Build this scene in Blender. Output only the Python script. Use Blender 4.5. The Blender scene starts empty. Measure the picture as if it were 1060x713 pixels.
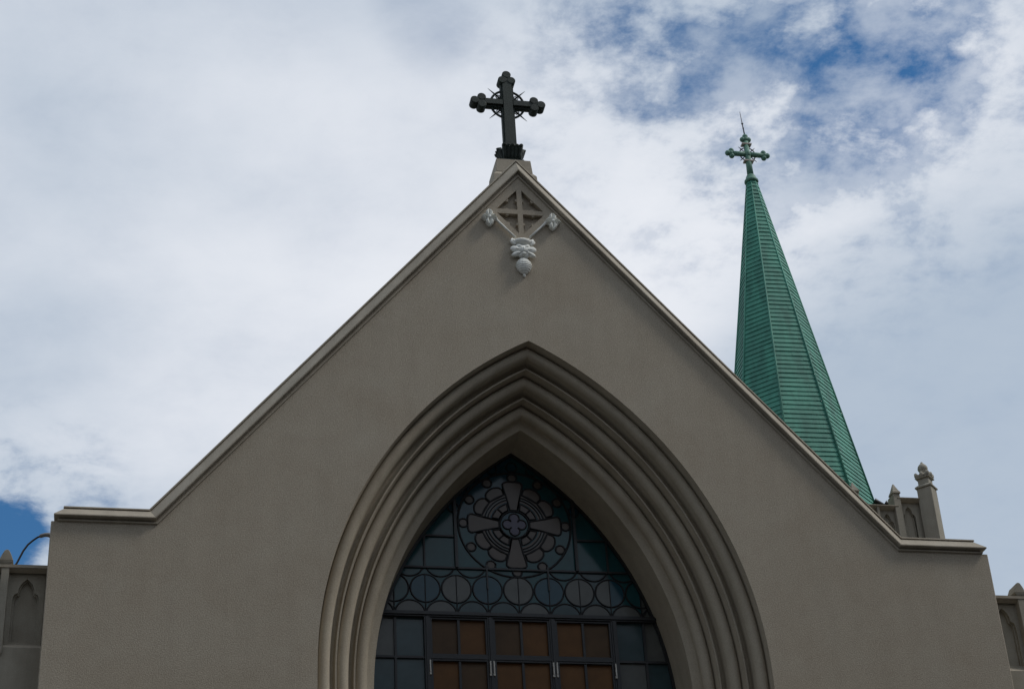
import bpy, bmesh, math, random
from mathutils import Vector, Matrix
random.seed(7)
S = bpy.context.scene
COL = S.collection
R = math.radians
PI = math.pi

# ------------------------------------------------------------------ camera
cam_d = bpy.data.cameras.new("camera")
cam = bpy.data.objects.new("camera", cam_d)
COL.objects.link(cam)
S.camera = cam
YAW, PITCH, ROLL = 0.22293, 0.54362, -0.06138
fw = Vector((math.sin(YAW)*math.cos(PITCH), math.cos(YAW)*math.cos(PITCH), math.sin(PITCH)))
r0 = Vector((math.cos(YAW), -math.sin(YAW), 0))
u0 = r0.cross(fw)
rr = math.cos(ROLL)*r0 + math.sin(ROLL)*u0
uu = -math.sin(ROLL)*r0 + math.cos(ROLL)*u0
m = Matrix((rr, uu, -fw)).transposed().to_4x4()
m.translation = Vector((-6.64605, -27.96667, 1.65))
cam.matrix_world = m
cam_d.sensor_width = 36.0
cam_d.lens = 1955.32/1060*36.0
cam_d.clip_start = 0.1
cam_d.clip_end = 3000

# ------------------------------------------------------------------ sky, sun, exposure
SUN_EL, SUN_AZ = R(51), R(108)          # azimuth measured from +Y towards +X
S.view_settings.view_transform = 'Standard'
S.view_settings.look = 'None'
S.view_settings.gamma = 1.0
S.view_settings.exposure = 0.0
S.view_settings.use_curve_mapping = False

world = bpy.data.worlds.new("World")
S.world = world
world.use_nodes = True
nt = world.node_tree
for n in list(nt.nodes): nt.nodes.remove(n)
def N(t, tree=None, **kw):
    n = (tree or nt).nodes.new(t)
    for k, v in kw.items(): setattr(n, k, v)
    return n
def math_node(tree, op, a, b=None, c=None, clamp=False):
    n = tree.nodes.new('ShaderNodeMath'); n.operation = op; n.use_clamp = clamp
    for i, v in enumerate((a, b, c)):
        if v is None: continue
        if isinstance(v, (int, float)): n.inputs[i].default_value = v
        else: tree.links.new(v, n.inputs[i])
    return n.outputs[0]
def smooth(tree, v, a, b, lo=0.0, hi=1.0):
    n = tree.nodes.new('ShaderNodeMapRange'); n.interpolation_type = 'SMOOTHSTEP'
    tree.links.new(v, n.inputs[0])
    for i, q in zip((1, 2, 3, 4), (a, b, lo, hi)): n.inputs[i].default_value = q
    return n.outputs[0]
def mixc(tree, f, a, b):
    n = tree.nodes.new('ShaderNodeMix'); n.data_type = 'RGBA'
    for s, v in ((n.inputs['Factor'], f), (n.inputs[6], a), (n.inputs[7], b)):
        if isinstance(v, (int, float)): s.default_value = v
        elif isinstance(v, tuple): s.default_value = (*v, 1) if len(v) == 3 else v
        else: tree.links.new(v, s)
    return n.outputs[2]

SKY_STRENGTH = 0.1
FRONT_GAIN, SUN_GLOW = -0.10, 1.0
sky = N('ShaderNodeTexSky', sky_type='NISHITA')
sky.sun_disc = False
sky.sun_elevation = SUN_EL
sky.sun_rotation = SUN_AZ
sky.air_density = 1.0
sky.dust_density = 0.1
sky.ozone_density = 3.0
sky.altitude = 300
tc = N('ShaderNodeTexCoord')
dvec = tc.outputs['Generated']
# cloud deck: directions projected on a flat layer above the town
sep = N('ShaderNodeSeparateXYZ'); nt.links.new(dvec, sep.inputs[0])
zc = math_node(nt, 'MAXIMUM', math_node(nt, 'ADD', sep.outputs[2], 0.12), 0.05)
px = math_node(nt, 'DIVIDE', sep.outputs[0], zc)
py = math_node(nt, 'DIVIDE', sep.outputs[1], zc)
cmb = N('ShaderNodeCombineXYZ')
nt.links.new(px, cmb.inputs[0]); nt.links.new(py, cmb.inputs[1])
def wnoise(scale, detail, rough, off, dist=0.0):
    mp = N('ShaderNodeMapping'); mp.inputs['Location'].default_value = off
    nt.links.new(cmb.outputs[0], mp.inputs[0])
    n = N('ShaderNodeTexNoise'); nt.links.new(mp.outputs[0], n.inputs['Vector'])
    n.inputs['Scale'].default_value = scale; n.inputs['Detail'].default_value = detail
    n.inputs['Roughness'].default_value = rough; n.inputs['Distortion'].default_value = dist
    return n.outputs[0]
n_big = wnoise(2.6, 3, 0.5, (3.1, 1.7, 0))
n_mid = wnoise(10.0, 9, 0.62, (0.4, 5.2, 1.0), 0.15)
n_fine = wnoise(34, 7, 0.6, (7.7, 2.2, 2.0), 0.1)
def spot(d, ang_deg, amp):
    v = Vector(d).normalized()
    dp = N('ShaderNodeVectorMath', operation='DOT_PRODUCT')
    nt.links.new(dvec, dp.inputs[0]); dp.inputs[1].default_value = v
    return math_node(nt, 'MULTIPLY', smooth(nt, dp.outputs['Value'], math.cos(R(ang_deg)), 1.0), amp)
HOLES = [((0.2565, 0.7236, 0.6408), 4.5, 0.05), ((0.3022, 0.7289, 0.6143), 2.6, 0.26), ((0.3658, 0.7144, 0.5965), 3.4, 0.36),
         ((0.3398, 0.6891, 0.6401), 3.0, 0.16), ((0.3787, 0.6788, 0.6291), 3.0, 0.16), ((0.1372, 0.7387, 0.6599), 2.4, 0.14),
         ((-0.067, 0.9009, 0.427), 1.65, 0.60), ((0.2233, 0.7383, 0.6364), 3.0, 0.05)]
thick = None
for d, a, s in HOLES:
    o = spot(d, a, s)
    thick = o if thick is None else math_node(nt, 'ADD', thick, o)
ragged = spot((-0.06, 0.90, 0.43), 4.5, 0.8)
region = math_node(nt, 'ADD', spot((0.32, 0.70, 0.635), 11, 1.0), ragged)        # broken, wispy part of the deck
wisp = math_node(nt, 'MULTIPLY', math_node(nt, 'SUBTRACT', n_mid, 0.5), math_node(nt, 'MULTIPLY_ADD', region, 1.55, 0.24))
wisp2 = math_node(nt, 'MULTIPLY', math_node(nt, 'SUBTRACT', n_fine, 0.5), math_node(nt, 'MULTIPLY_ADD', region, 0.70, 0.06))
cov = math_node(nt, 'ADD', math_node(nt, 'ADD', wisp, wisp2), 0.60)
cov = math_node(nt, 'SUBTRACT', cov, thick)
mask = smooth(nt, cov, 0.08, 0.66, 0.0, 1.0)
n_veil = wnoise(14, 8, 0.62, (2.2, 9.1, 4.0), 0.12)
veil = smooth(nt, math_node(nt, 'ADD', math_node(nt, 'MULTIPLY', n_veil, 0.75), math_node(nt, 'MULTIPLY', n_big, 0.25)), 0.36, 0.64, 0.10, 0.85)
mask = math_node(nt, 'MAXIMUM', mask, math_node(nt, 'SUBTRACT', math_node(nt, 'MULTIPLY', veil, spot((0.32, 0.70, 0.635), 24, 1.0)), math_node(nt, 'MULTIPLY', thick, 0.55)))   # thin, torn upper veil
# brightness of the cloud: thin lit parts and greyer undersides
lit = math_node(nt, 'ADD', math_node(nt, 'MULTIPLY', n_big, 0.9), math_node(nt, 'MULTIPLY', wisp, 0.45))
lit = math_node(nt, 'ADD', lit, spot((0.15, 0.83, 0.535), 13, 0.34))
lit = math_node(nt, 'ADD', lit, spot((-0.02, 0.75, 0.64), 12, 0.10))
lit = math_node(nt, 'ADD', lit, spot((0.40, 0.72, 0.56), 7, 0.12))
lit = math_node(nt, 'SUBTRACT', lit, spot((0.42, 0.79, 0.45), 10, 0.30))
litf = smooth(nt, lit, 0.20, 1.0)
ccol = mixc(nt, litf, (4.5, 5.3, 6.35), (8.2, 8.45, 9.0))
# the deck behind the viewer, sunlit from the side, is brighter
front = smooth(nt, sep.outputs[1], 0.25, -0.35)
gain = math_node(nt, 'MULTIPLY_ADD', front, FRONT_GAIN, 1.0)
sunv = (math.sin(SUN_AZ)*math.cos(SUN_EL), math.cos(SUN_AZ)*math.cos(SUN_EL), math.sin(SUN_EL))
gain = math_node(nt, 'ADD', gain, spot(sunv, 48, SUN_GLOW))      # cloud thinly veiling the sun
ccol2 = N('ShaderNodeVectorMath', operation='SCALE')
nt.links.new(ccol, ccol2.inputs[0]); nt.links.new(gain, ccol2.inputs['Scale'])
clear = N('ShaderNodeVectorMath', operation='MULTIPLY')
nt.links.new(sky.outputs[0], clear.inputs[0]); clear.inputs[1].default_value = (0.45, 0.82, 1.0)
final = mixc(nt, mask, clear.outputs[0], ccol2.outputs[0])
bg = N('ShaderNodeBackground'); bg.inputs['Strength'].default_value = SKY_STRENGTH
nt.links.new(final, bg.inputs[0])
out = N('ShaderNodeOutputWorld'); nt.links.new(bg.outputs[0], out.inputs[0])

sun_d = bpy.data.lights.new("sun", 'SUN')
sun_d.energy = 1.5
sun_d.angle = R(11)
sun_d.color = (1.0, 0.95, 0.87)
sun = bpy.data.objects.new("sun", sun_d); COL.objects.link(sun)
sdir = Vector((math.sin(SUN_AZ)*math.cos(SUN_EL), math.cos(SUN_AZ)*math.cos(SUN_EL), math.sin(SUN_EL)))
sun.rotation_euler = sdir.to_track_quat('Z', 'Y').to_euler()
sun.location = (30, 0, 60)

# ------------------------------------------------------------------ materials
def new_mat(name):
    m = bpy.data.materials.new(name); m.use_nodes = True
    t = m.node_tree
    b = t.nodes['Principled BSDF']
    return m, t, b
def obj_noise(t, scale, detail=4, rough=0.55, dist=0.0, stretch=None):
    c = t.nodes.new('ShaderNodeTexCoord')
    v = c.outputs['Object']
    if stretch:
        mp = t.nodes.new('ShaderNodeMapping'); mp.inputs['Scale'].default_value = stretch
        t.links.new(v, mp.inputs[0]); v = mp.outputs[0]
    n = t.nodes.new('ShaderNodeTexNoise'); t.links.new(v, n.inputs['Vector'])
    n.inputs['Scale'].default_value = scale; n.inputs['Detail'].default_value = detail
    n.inputs['Roughness'].default_value = rough; n.inputs['Distortion'].default_value = dist
    return n.outputs[0]
def bump(t, b, h, strength, dist):
    n = t.nodes.new('ShaderNodeBump'); n.inputs['Strength'].default_value = strength
    n.inputs['Distance'].default_value = dist
    t.links.new(h, n.inputs['Height']); t.links.new(n.outputs[0], b.inputs['Normal'])
def masonry(name, col, speck=0.22, mott=0.16, bump_s=0.6, streak=0.10, grain=58):
    m, t, b = new_mat(name)
    g1 = obj_noise(t, grain, 3, 0.7)
    g2 = obj_noise(t, 0.8, 6, 0.6, 0.4)
    g3 = obj_noise(t, 1.0, 5, 0.6, 0.2, (3.2, 3.2, 0.30))
    g4 = obj_noise(t, 4.5, 5, 0.6)
    f = math_node(t, 'MULTIPLY_ADD', math_node(t, 'SUBTRACT', g1, 0.5), speck*2.4, 1.0)
    f = math_node(t, 'ADD', f, math_node(t, 'MULTIPLY', math_node(t, 'SUBTRACT', g2, 0.5), mott*2))
    f = math_node(t, 'ADD', f, math_node(t, 'MULTIPLY', math_node(t, 'SUBTRACT', g3, 0.5), streak*2))
    f = math_node(t, 'ADD', f, math_node(t, 'MULTIPLY', math_node(t, 'SUBTRACT', g4, 0.5), mott))
    sc = t.nodes.new('ShaderNodeVectorMath'); sc.operation = 'SCALE'
    hue = mixc(t, g2, tuple(c*k for c, k in zip(col, (1.03, 0.99, 0.95))), tuple(c*k for c, k in zip(col, (0.97, 1.01, 1.04))))
    t.links.new(hue, sc.inputs[0]); t.links.new(f, sc.inputs['Scale'])
    t.links.new(sc.outputs[0], b.inputs['Base Color'])
    b.inputs['Roughness'].default_value = 0.92
    b.inputs['Specular IOR Level'].default_value = 0.2
    bump(t, b, g1, bump_s, 0.007)
    return m
M = {}
M['stucco'] = masonry('stucco', (0.392, 0.342, 0.272), 0.52, 0.15, 0.75, 0.08, 46)
M['mould'] = masonry('moulded_render', (0.40, 0.350, 0.275), 0.24, 0.2, 0.4, 0.24, 46)
M['cope'] = masonry('coping_stone', (0.35, 0.31, 0.25), 0.2, 0.3, 0.35, 0.28)
M['cast'] = masonry('cast_stone', (0.32, 0.293, 0.24), 0.24, 0.34, 0.4, 0.30)
M['ornament'] = masonry('painted_plaster', (0.80, 0.80, 0.75), 0.05, 0.16, 0.1, 0.2)
M['recess'] = masonry('weathered_render', (0.31, 0.275, 0.225), 0.16, 0.3, 0.4, 0.25)

def patina(name, a, bcol, c, scale=1.6, rough=0.6, metallic=0.15, streak=(2.2, 2.2, 0.5)):
    m, t, b = new_mat(name)
    n1 = obj_noise(t, scale, 6, 0.6, 0.3, streak)
    n2 = obj_noise(t, scale*9, 4, 0.65)
    k = mixc(t, smooth(t, n1, 0.30, 0.70), a, bcol)
    k = mixc(t, math_node(t, 'MULTIPLY', smooth(t, n2, 0.52, 0.80), 0.55), k, c)
    t.links.new(k, b.inputs['Base Color'])
    b.inputs['Roughness'].default_value = rough
    b.inputs['Metallic'].default_value = metallic
    bump(t, b, n2, 0.25, 0.01)
    return m
M['copper'] = patina('verdigris_copper', (0.028, 0.165, 0.118), (0.054, 0.280, 0.195), (0.018, 0.080, 0.060), 1.6, 0.65, 0.0)
M['copper_rib'] = patina('verdigris_seam', (0.030, 0.17, 0.122), (0.050, 0.250, 0.175), (0.020, 0.095, 0.07), 1.6, 0.65, 0.0)
M['copper_light'] = patina('weathered_verdigris', (0.085, 0.200, 0.145), (0.13, 0.265, 0.20), (0.04, 0.085, 0.065), 3, 0.65, 0.0, (1, 1, 1))
M['bronze'] = patina('dark_bronze', (0.011, 0.017, 0.014), (0.018, 0.030, 0.022), (0.03, 0.055, 0.042), 3, 0.7, 0.0, (1, 1, 1))
def plain(name, col, rough=0.5, metal=0.0, var=0.2, scale=12):
    m, t, b = new_mat(name)
    n = obj_noise(t, scale, 4, 0.6)
    k = mixc(t, n, tuple(c*(1-var) for c in col), tuple(c*(1+var) for c in col))
    t.links.new(k, b.inputs['Base Color'])
    b.inputs['Roughness'].default_value = rough; b.inputs['Metallic'].default_value = metal
    return m
M['frame'] = plain('dark_painted_steel', (0.020, 0.021, 0.023), 0.42)
M['lead'] = plain('lead_came', (0.010, 0.010, 0.012), 0.6)
M['latch'] = plain('bare_metal', (0.55, 0.53, 0.48), 0.4, 0.2)
M['strap'] = plain('pale_strap', (0.42, 0.36, 0.32), 0.7)
M['black'] = plain('black_metal', (0.012, 0.012, 0.013), 0.5)
M['grey_metal'] = plain('grey_lamp_metal', (0.16, 0.15, 0.14), 0.5)
M['iron'] = plain('rod_iron', (0.03, 0.03, 0.04), 0.5)
def glass(name, col, var=0.35, rough=0.12, bs=0.25):
    m, t, b = new_mat(name)
    n = obj_noise(t, 3.0, 4, 0.6, 0.3)
    n2 = obj_noise(t, 1.3, 2, 0.5, 0.0)
    k = mixc(t, n, tuple(c*(1-var) for c in col), tuple(c*(1+var) for c in col))
    t.links.new(k, b.inputs['Base Color'])
    b.inputs['Roughness'].default_value = rough
    b.inputs['IOR'].default_value = 1.5
    bump(t, b, n2, bs, 0.03)
    return m
M['g_teal'] = glass('teal_glass', (0.014, 0.076, 0.086))
M['g_blue'] = glass('blue_glass', (0.010, 0.062, 0.092))
M['g_grey'] = glass('smoke_glass', (0.115, 0.120, 0.112), 0.3, 0.2)
M['g_slate'] = glass('slate_glass', (0.042, 0.074, 0.082), 0.3, 0.15)
M['g_rose'] = glass('opal_rose_glass', (0.120, 0.098, 0.082), 0.2, 0.28)
M['g_violet'] = glass('violet_glass', (0.09, 0.08, 0.13), 0.3, 0.22)
M['g_brown'] = glass('amber_glass', (0.145, 0.068, 0.022), 0.4, 0.14)
M['g_umber'] = glass('umber_glass', (0.095, 0.056, 0.027), 0.4, 0.16)
for k_ in ('g_teal', 'g_blue', 'g_grey', 'g_slate', 'g_rose', 'g_violet'):
    M[k_].node_tree.nodes['Principled BSDF'].inputs['Specular IOR Level'].default_value = 0.34
for k_ in ('g_brown', 'g_umber'):                     # rolled, obscured glass in the opening lights
    pb = M[k_].node_tree.nodes['Principled BSDF']; pb.inputs['Roughness'].default_value = 0.45; pb.inputs['Specular IOR Level'].default_value = 0.22
GL = ['g_teal', 'g_blue', 'g_grey', 'g_slate', 'g_rose', 'g_violet', 'g_brown', 'g_umber']
M['roof'] = plain('slate_roof', (0.06, 0.06, 0.065), 0.8, 0, 0.4, 6)
M['asphalt'] = plain('asphalt', (0.05, 0.05, 0.05), 0.9, 0, 0.3, 30)
M['paving'] = plain('concrete_paving', (0.11, 0.105, 0.095), 0.9, 0, 0.15, 3)
M['grassy'] = plain('turf', (0.03, 0.045, 0.018), 0.95, 0, 0.4, 5)
M['brick'] = plain('brick_wall', (0.10, 0.060, 0.045), 0.9, 0, 0.3, 9)
M['concrete'] = plain('concrete_wall', (0.12, 0.115, 0.105), 0.9, 0, 0.2, 2)
M['dark_glass'] = plain('window_glass', (0.015, 0.018, 0.02), 0.1, 0, 0.3, 1)

# ------------------------------------------------------------------ mesh helpers
class MB:
    def __init__(s): s.v = []; s.f = []; s.sm = []; s.mi = []
    def add(s, verts, faces, smooth=False, mi=0):
        o = len(s.v); s.v += [Vector(p) for p in verts]
        for f in faces:
            s.f.append([i+o for i in f]); s.sm.append(smooth); s.mi.append(mi)
    def quad(s, a, b, c, d, mi=0): s.add([a, b, c, d], [(0, 1, 2, 3)], False, mi)
    def box(s, x0, x1, y0, y1, z0, z1, mi=0, M4=None):
        vs = [Vector((x, y, z)) for z in (z0, z1) for y in (y0, y1) for x in (x0, x1)]
        if M4 is not None: vs = [M4 @ v for v in vs]
        s.add(vs, [(0, 2, 3, 1), (4, 5, 7, 6), (0, 1, 5, 4), (2, 6, 7, 3), (0, 4, 6, 2), (1, 3, 7, 5)], False, mi)
    def bar(s, a, b, w, d, up=(0, 1, 0), mi=0):     # rectangular bar a->b, width w in the wall plane, depth d along up
        a, b, up = Vector(a), Vector(b), Vector(up)
        t = (b-a).normalized(); sd = t.cross(up).normalized()*w/2; u = up.normalized()*d/2
        vs = [p+i*sd+j*u for p in (a, b) for i, j in ((-1, -1), (1, -1), (1, 1), (-1, 1))]
        s.add(vs, [(0, 1, 2, 3), (7, 6, 5, 4), (0, 4, 5, 1), (1, 5, 6, 2), (2, 6, 7, 3), (3, 7, 4, 0)], False, mi)
    def tube(s, pts, rad, n=8, closed=False, mi=0, caps=True):
        pts = [Vector(p) for p in pts]; k = len(pts); o = []
        rads = rad if isinstance(rad, (list, tuple)) else [rad]*k
        for i in range(k):
            if closed: t = pts[(i+1) % k]-pts[i-1]
            else: t = pts[min(i+1, k-1)]-pts[max(i-1, 0)]
            t.normalize()
            ref = Vector((0, 1, 0)) if abs(t.y) < 0.9 else Vector((1, 0, 0))
            a = t.cross(ref).normalized(); b = t.cross(a)
            o += [pts[i]+rads[i]*(math.cos(2*PI*j/n)*a+math.sin(2*PI*j/n)*b) for j in range(n)]
        fs = []
        for i in range(k if closed else k-1):
            i2 = (i+1) % k
            fs += [(i*n+j, i*n+(j+1) % n, i2*n+(j+1) % n, i2*n+j) for j in range(n)]
        s.add(o, fs, True, mi)
        if caps and not closed:
            s.add(o[:n], [tuple(range(n))], False, mi); s.add(o[-n:], [tuple(range(n))[::-1]], False, mi)
    def lathe(s, prof, c, n=16, mi=0, M3=None, smooth=True):   # prof = [(r, z)], about z through c
        c = Vector(c); vs = []
        for r, z in prof:
            for j in range(n):
                p = Vector((r*math.cos(2*PI*j/n), r*math.sin(2*PI*j/n), z))
                if M3 is not None: p = M3 @ p
                vs.append(c+p)
        fs = [(i*n+j, i*n+(j+1) % n, (i+1)*n+(j+1) % n, (i+1)*n+j) for i in range(len(prof)-1) for j in range(n)]
        s.add(vs, fs, smooth, mi)
    def ball(s, c, rx, ry=None, rz=None, n=14, k=9, mi=0, M3=None):
        ry = ry or rx; rz = rz or rx; c = Vector(c); vs = []
        for i in range(k+1):
            a = PI*i/k
            for j in range(n):
                p = Vector((rx*math.sin(a)*math.cos(2*PI*j/n), ry*math.sin(a)*math.sin(2*PI*j/n), rz*math.cos(a)))
                if M3 is not None: p = M3 @ p
                vs.append(c+p)
        s.add(vs, [(i*n+j, (i+1)*n+j, (i+1)*n+(j+1) % n, i*n+(j+1) % n) for i in range(k) for j in range(n)], True, mi)
    def prism(s, poly, y0, y1, mi=0, back=True):      # xz polygon pulled from y0 (front) to y1
        n = len(poly)
        vs = [(x, y0, z) for x, z in poly]+[(x, y1, z) for x, z in poly]
        fs = [tuple(range(n))]
        if back: fs.append(tuple(range(2*n-1, n-1, -1)))
        fs += [(i, i+n, (i+1) % n+n, (i+1) % n) for i in range(n)]
        s.add(vs, fs, False, mi)
    def chamfer_prism(s, poly, y0, y1, c, mi=0):      # like prism with a chamfered front edge (convex outline)
        cx = sum(p[0] for p in poly)/len(poly); cz = sum(p[1] for p in poly)/len(poly); n = len(poly)
        inn = []
        for x, z in poly:
            d = math.hypot(x-cx, z-cz); k = max(0, (d-c*1.2)/d); inn.append((cx+(x-cx)*k, cz+(z-cz)*k))
        vs = [(x, y0, z) for x, z in inn]+[(x, y0+c, z) for x, z in poly]+[(x, y1, z) for x, z in poly]
        fs = [tuple(range(n)), tuple(range(3*n-1, 2*n-1, -1))]
        for o in (0, n): fs += [(o+i, o+i+n, o+(i+1) % n+n, o+(i+1) % n) for i in range(n)]
        s.add(vs, fs, False, mi)
    def disc(s, c, rad, y0, y1, n=20, mi=0, ch=0.012):
        s.chamfer_prism([(c[0]+rad*math.cos(2*PI*j/n), c[1]+rad*math.sin(2*PI*j/n)) for j in range(n)], y0, y1, ch, mi)
    def sheet(s, outline, holes, y, mi=0):            # flat xz sheet with holes at depth y
        bm = bmesh.new(); es = []
        for lp in [outline]+holes:
            vs = [bm.verts.new((x, y, z)) for x, z in lp]
            es += [bm.edges.new((vs[i], vs[(i+1) % len(vs)])) for i in range(len(vs))]
        bmesh.ops.triangle_fill(bm, use_beauty=True, use_dissolve=False, edges=es, normal=(0, -1, 0))
        bm.verts.index_update()
        s.add([v.co.copy() for v in bm.verts], [tuple(v.index for v in f.verts) for f in bm.faces], False, mi)
        bm.free()
    def reveal(s, loop, y0, y1, smooth=False, mi=0):
        n = len(loop)
        s.add([(x, y0, z) for x, z in loop]+[(x, y1, z) for x, z in loop], [(i, (i+1) % n, (i+1) % n+n, i+n) for i in range(n)], smooth, mi)
    def xf(s, M4):
        s.v = [M4 @ p for p in s.v]; return s
    def build(s, name, mats, parent=None, bevel=0.0, label=None, recalc=True, autosmooth=None):
        if not isinstance(mats, (list, tuple)): mats = [mats]
        org = Vector((0, 0, 0)); p = parent
        while p is not None: org += p.location; p = p.parent
        me = bpy.data.meshes.new(name)
        me.from_pydata([tuple(v-org) for v in s.v], [], s.f)
        for mt in mats: me.materials.append(M[mt] if isinstance(mt, str) else mt)
        me.polygons.foreach_set('use_smooth', s.sm); me.polygons.foreach_set('material_index', s.mi)
        if recalc:
            bm = bmesh.new(); bm.from_mesh(me)
            bmesh.ops.remove_doubles(bm, verts=bm.verts, dist=1e-5)
            bmesh.ops.recalc_face_normals(bm, faces=bm.faces); bm.to_mesh(me); bm.free()
        me.update()
        o = bpy.data.objects.new(name, me); COL.objects.link(o)
        if parent: o.parent = parent
        if label: o['label'] = label
        if bevel:
            b = o.modifiers.new('bevel', 'BEVEL'); b.width = bevel; b.segments = 2; b.limit_method = 'ANGLE'; b.angle_limit = R(40)
        return o
def thing(name, label, cat, loc=(0, 0, 0), group=None):
    o = bpy.data.objects.new(name, None); COL.objects.link(o); o.location = loc
    o.empty_display_size = 0.3
    o['label'] = label; o['category'] = cat
    if group: o['group'] = group
    return o
def structure(o): o['kind'] = 'structure'; return o

# ------------------------------------------------------------------ ground, street
g = MB(); g.quad((-600, -600, 0), (600, -600, 0), (600, 900, 0), (-600, 900, 0)); structure(g.build('ground', 'grassy'))
g = MB(); g.box(-40, 40, -20.0, 26, 0.0, 0.12); structure(g.build('pavement', 'paving'))
g = MB(); g.quad((-300, -29.5, 0.004), (300, -29.5, 0.004), (300, -20.15, 0.004), (-300, -20.15, 0.004)); structure(g.build('road', 'asphalt'))
g = MB(); g.box(-120, 120, -20.15, -20.0, -0.05, 0.13); structure(g.build('kerb', 'concrete'))

# ------------------------------------------------------------------ church front
church = thing('church', 'beige stucco church front with steep gable and deep pointed arch', 'church', (0, 0, 0.12))
HW, ZS, XB, ZG = 8.0, 15.204, 6.328, 22.663
Z0 = 0.12
AC, AZ, AR = 3.3, 12.85, 7.05            # arch centre offset, springing height, outer radius
SILL = 6.5
def arch_pt(n, t):                       # t in [-1, 1]; |t| = 1 at the springing, 0 at the apex
    r = AR-n; th = math.acos(AC/r)*(1-abs(t))
    x = -AC+r*math.cos(th); z = AZ+r*math.sin(th)
    return (math.copysign(1, t)*x if t != 0 else 0.0, z)
NS = 48
def arch_loop(n, z_bot=SILL):
    L = [(-(AR-n-AC), z_bot)]
    L += [arch_pt(n, -1+i/NS) for i in range(NS)] + [arch_pt(n, 0)] + [arch_pt(n, (i+1)/NS) for i in range(NS)]
    L += [((AR-n-AC), z_bot)]
    return L
outer_loop = arch_loop(0.0)

# tracery recesses in the gable head (four sunk triangles round a cross)
TC = (0.003, 21.872)
def tri(sx, sz):
    b, q = 0.048, 0.050
    if sz > 0: P = [(sx*b, TC[1]+q), (sx*0.440, TC[1]+q), (sx*b, TC[1]+0.495)]
    else:      P = [(sx*b, TC[1]-q+0.003), (sx*0.435, TC[1]-q+0.003), (sx*b, TC[1]-0.485)]
    return [(x+TC[0], z) for x, z in P]
tris = [tri(sx, sz) for sx in (-1, 1) for sz in (-1, 1)]
ch = 0.015
def wall_outline(c=0.0): return [(-HW+c, Z0), (HW-c, Z0), (HW-c, ZS), (XB, ZS), (0, ZG), (-XB, ZS), (-HW+c, ZS)]
w = MB()
w.sheet(wall_outline(ch), [outer_loop]+tris, 0.0)
for sx in (-1, 1):
    w.quad((sx*(HW-ch), 0, Z0), (sx*HW, ch, Z0), (sx*HW, ch, ZS), (sx*(HW-ch), 0, ZS))
    w.quad((sx*HW, ch, Z0), (sx*HW, 1.2, Z0), (sx*HW, 1.2, ZS), (sx*HW, ch, ZS))
    w.quad((sx*HW, ch, ZS), (sx*HW, 1.2, ZS), (sx*XB, 1.2, ZS), (sx*XB, ch, ZS))
    w.quad((sx*HW, ch, ZS), (sx*XB, ch, ZS), (sx*XB, 0, ZS), (sx*(HW-ch), 0, ZS))
w.sheet(wall_outline(), [arch_loop(0.5)], 1.2)
w.build('gable_wall', 'stucco', church, recalc=False)
t_ = MB()
for tr, (sx, sz) in zip(tris, [(a, b) for a in (-1, 1) for b in (-1, 1)]):
    t_.reveal(tr, 0.0, 0.09)
    t_.add([(x, 0.09, z) for x, z in tr], [(0, 1, 2)])
    # cusps standing in the sunk panel
    (x0, z0), (x1, z1), (x2, z2) = tr
    def cusp(ax, az, dx, dz, L=0.05):
        nx, nz = -dz, dx
        P = [(ax-dx*L, az-dz*L), (ax+dx*L, az+dz*L), (ax+dx*0.4*L+nx*L*0.9, az+dz*0.4*L+nz*L*0.9), (ax-dx*0.4*L+nx*L*0.9, az-dz*0.4*L+nz*L*0.9)]
        t_.prism(P, 0.012, 0.09)
    s1 = sx*sz
    mx, mz = (x1+x2)/2, (z1+z2)/2; d = math.hypot(x2-x1, z2-z1)
    cusp(mx, mz, (x2-x1)/d*(1 if s1 > 0 else -1), (z2-z1)/d*(1 if s1 > 0 else -1), 0.042)
    cusp(x0, (z0+z2)/2, 0, -sx, 0.036)
    cusp((x0+x1)/2, z0, sz, 0, 0.036)
t_.build('tracery_panel', 'stucco', church)
# raised border round the tracery
e = MB()
apex_n = 0.10

# coping: a moulded, weathered stone profile run up the gable and returned at the shoulders
prof = [(0.0, -0.002), (0.030, 0.006), (0.032, 0.028), (0.003, 0.034), (0.003, 0.060), (0.030, 0.068), (0.085, 0.074), (0.090, 0.080), (0.088, 0.098), (0.078, 0.108),
        (-0.070, 0.268), (-0.074, 0.273), (-0.046, 0.277), (-0.048, 0.283), (-0.052, 0.300), (-0.062, 0.306), (-0.60, 0.32), (-0.60, 0.0)]
CE = 7.87
def cope_path(o, h):
    ang = math.atan2(ZG-ZS, XB)                       # rake angle
    bend = math.tan(ang/2)*h
    P = [(-(CE+o), 1.15, ZS+h), (-(CE+o), -o, ZS+h), (-(XB+bend), -o, ZS+h), (0, -o, ZG+h/math.cos(ang)), ((XB+bend), -o, ZS+h), ((CE+o), -o, ZS+h), ((CE+o), 1.15, ZS+h)]
    return P
cp = MB()
rows = [cope_path(o, h) for o, h in prof]
nv = len(rows[0]); vs = [p for rw in rows for p in rw]
cp.add(vs, [(i*nv+j, i*nv+j+1, (i+1)*nv+j+1, (i+1)*nv+j) for i in range(len(rows)-1) for j in range(nv-1)])
cp.build('coping', 'cope', church)

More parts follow.
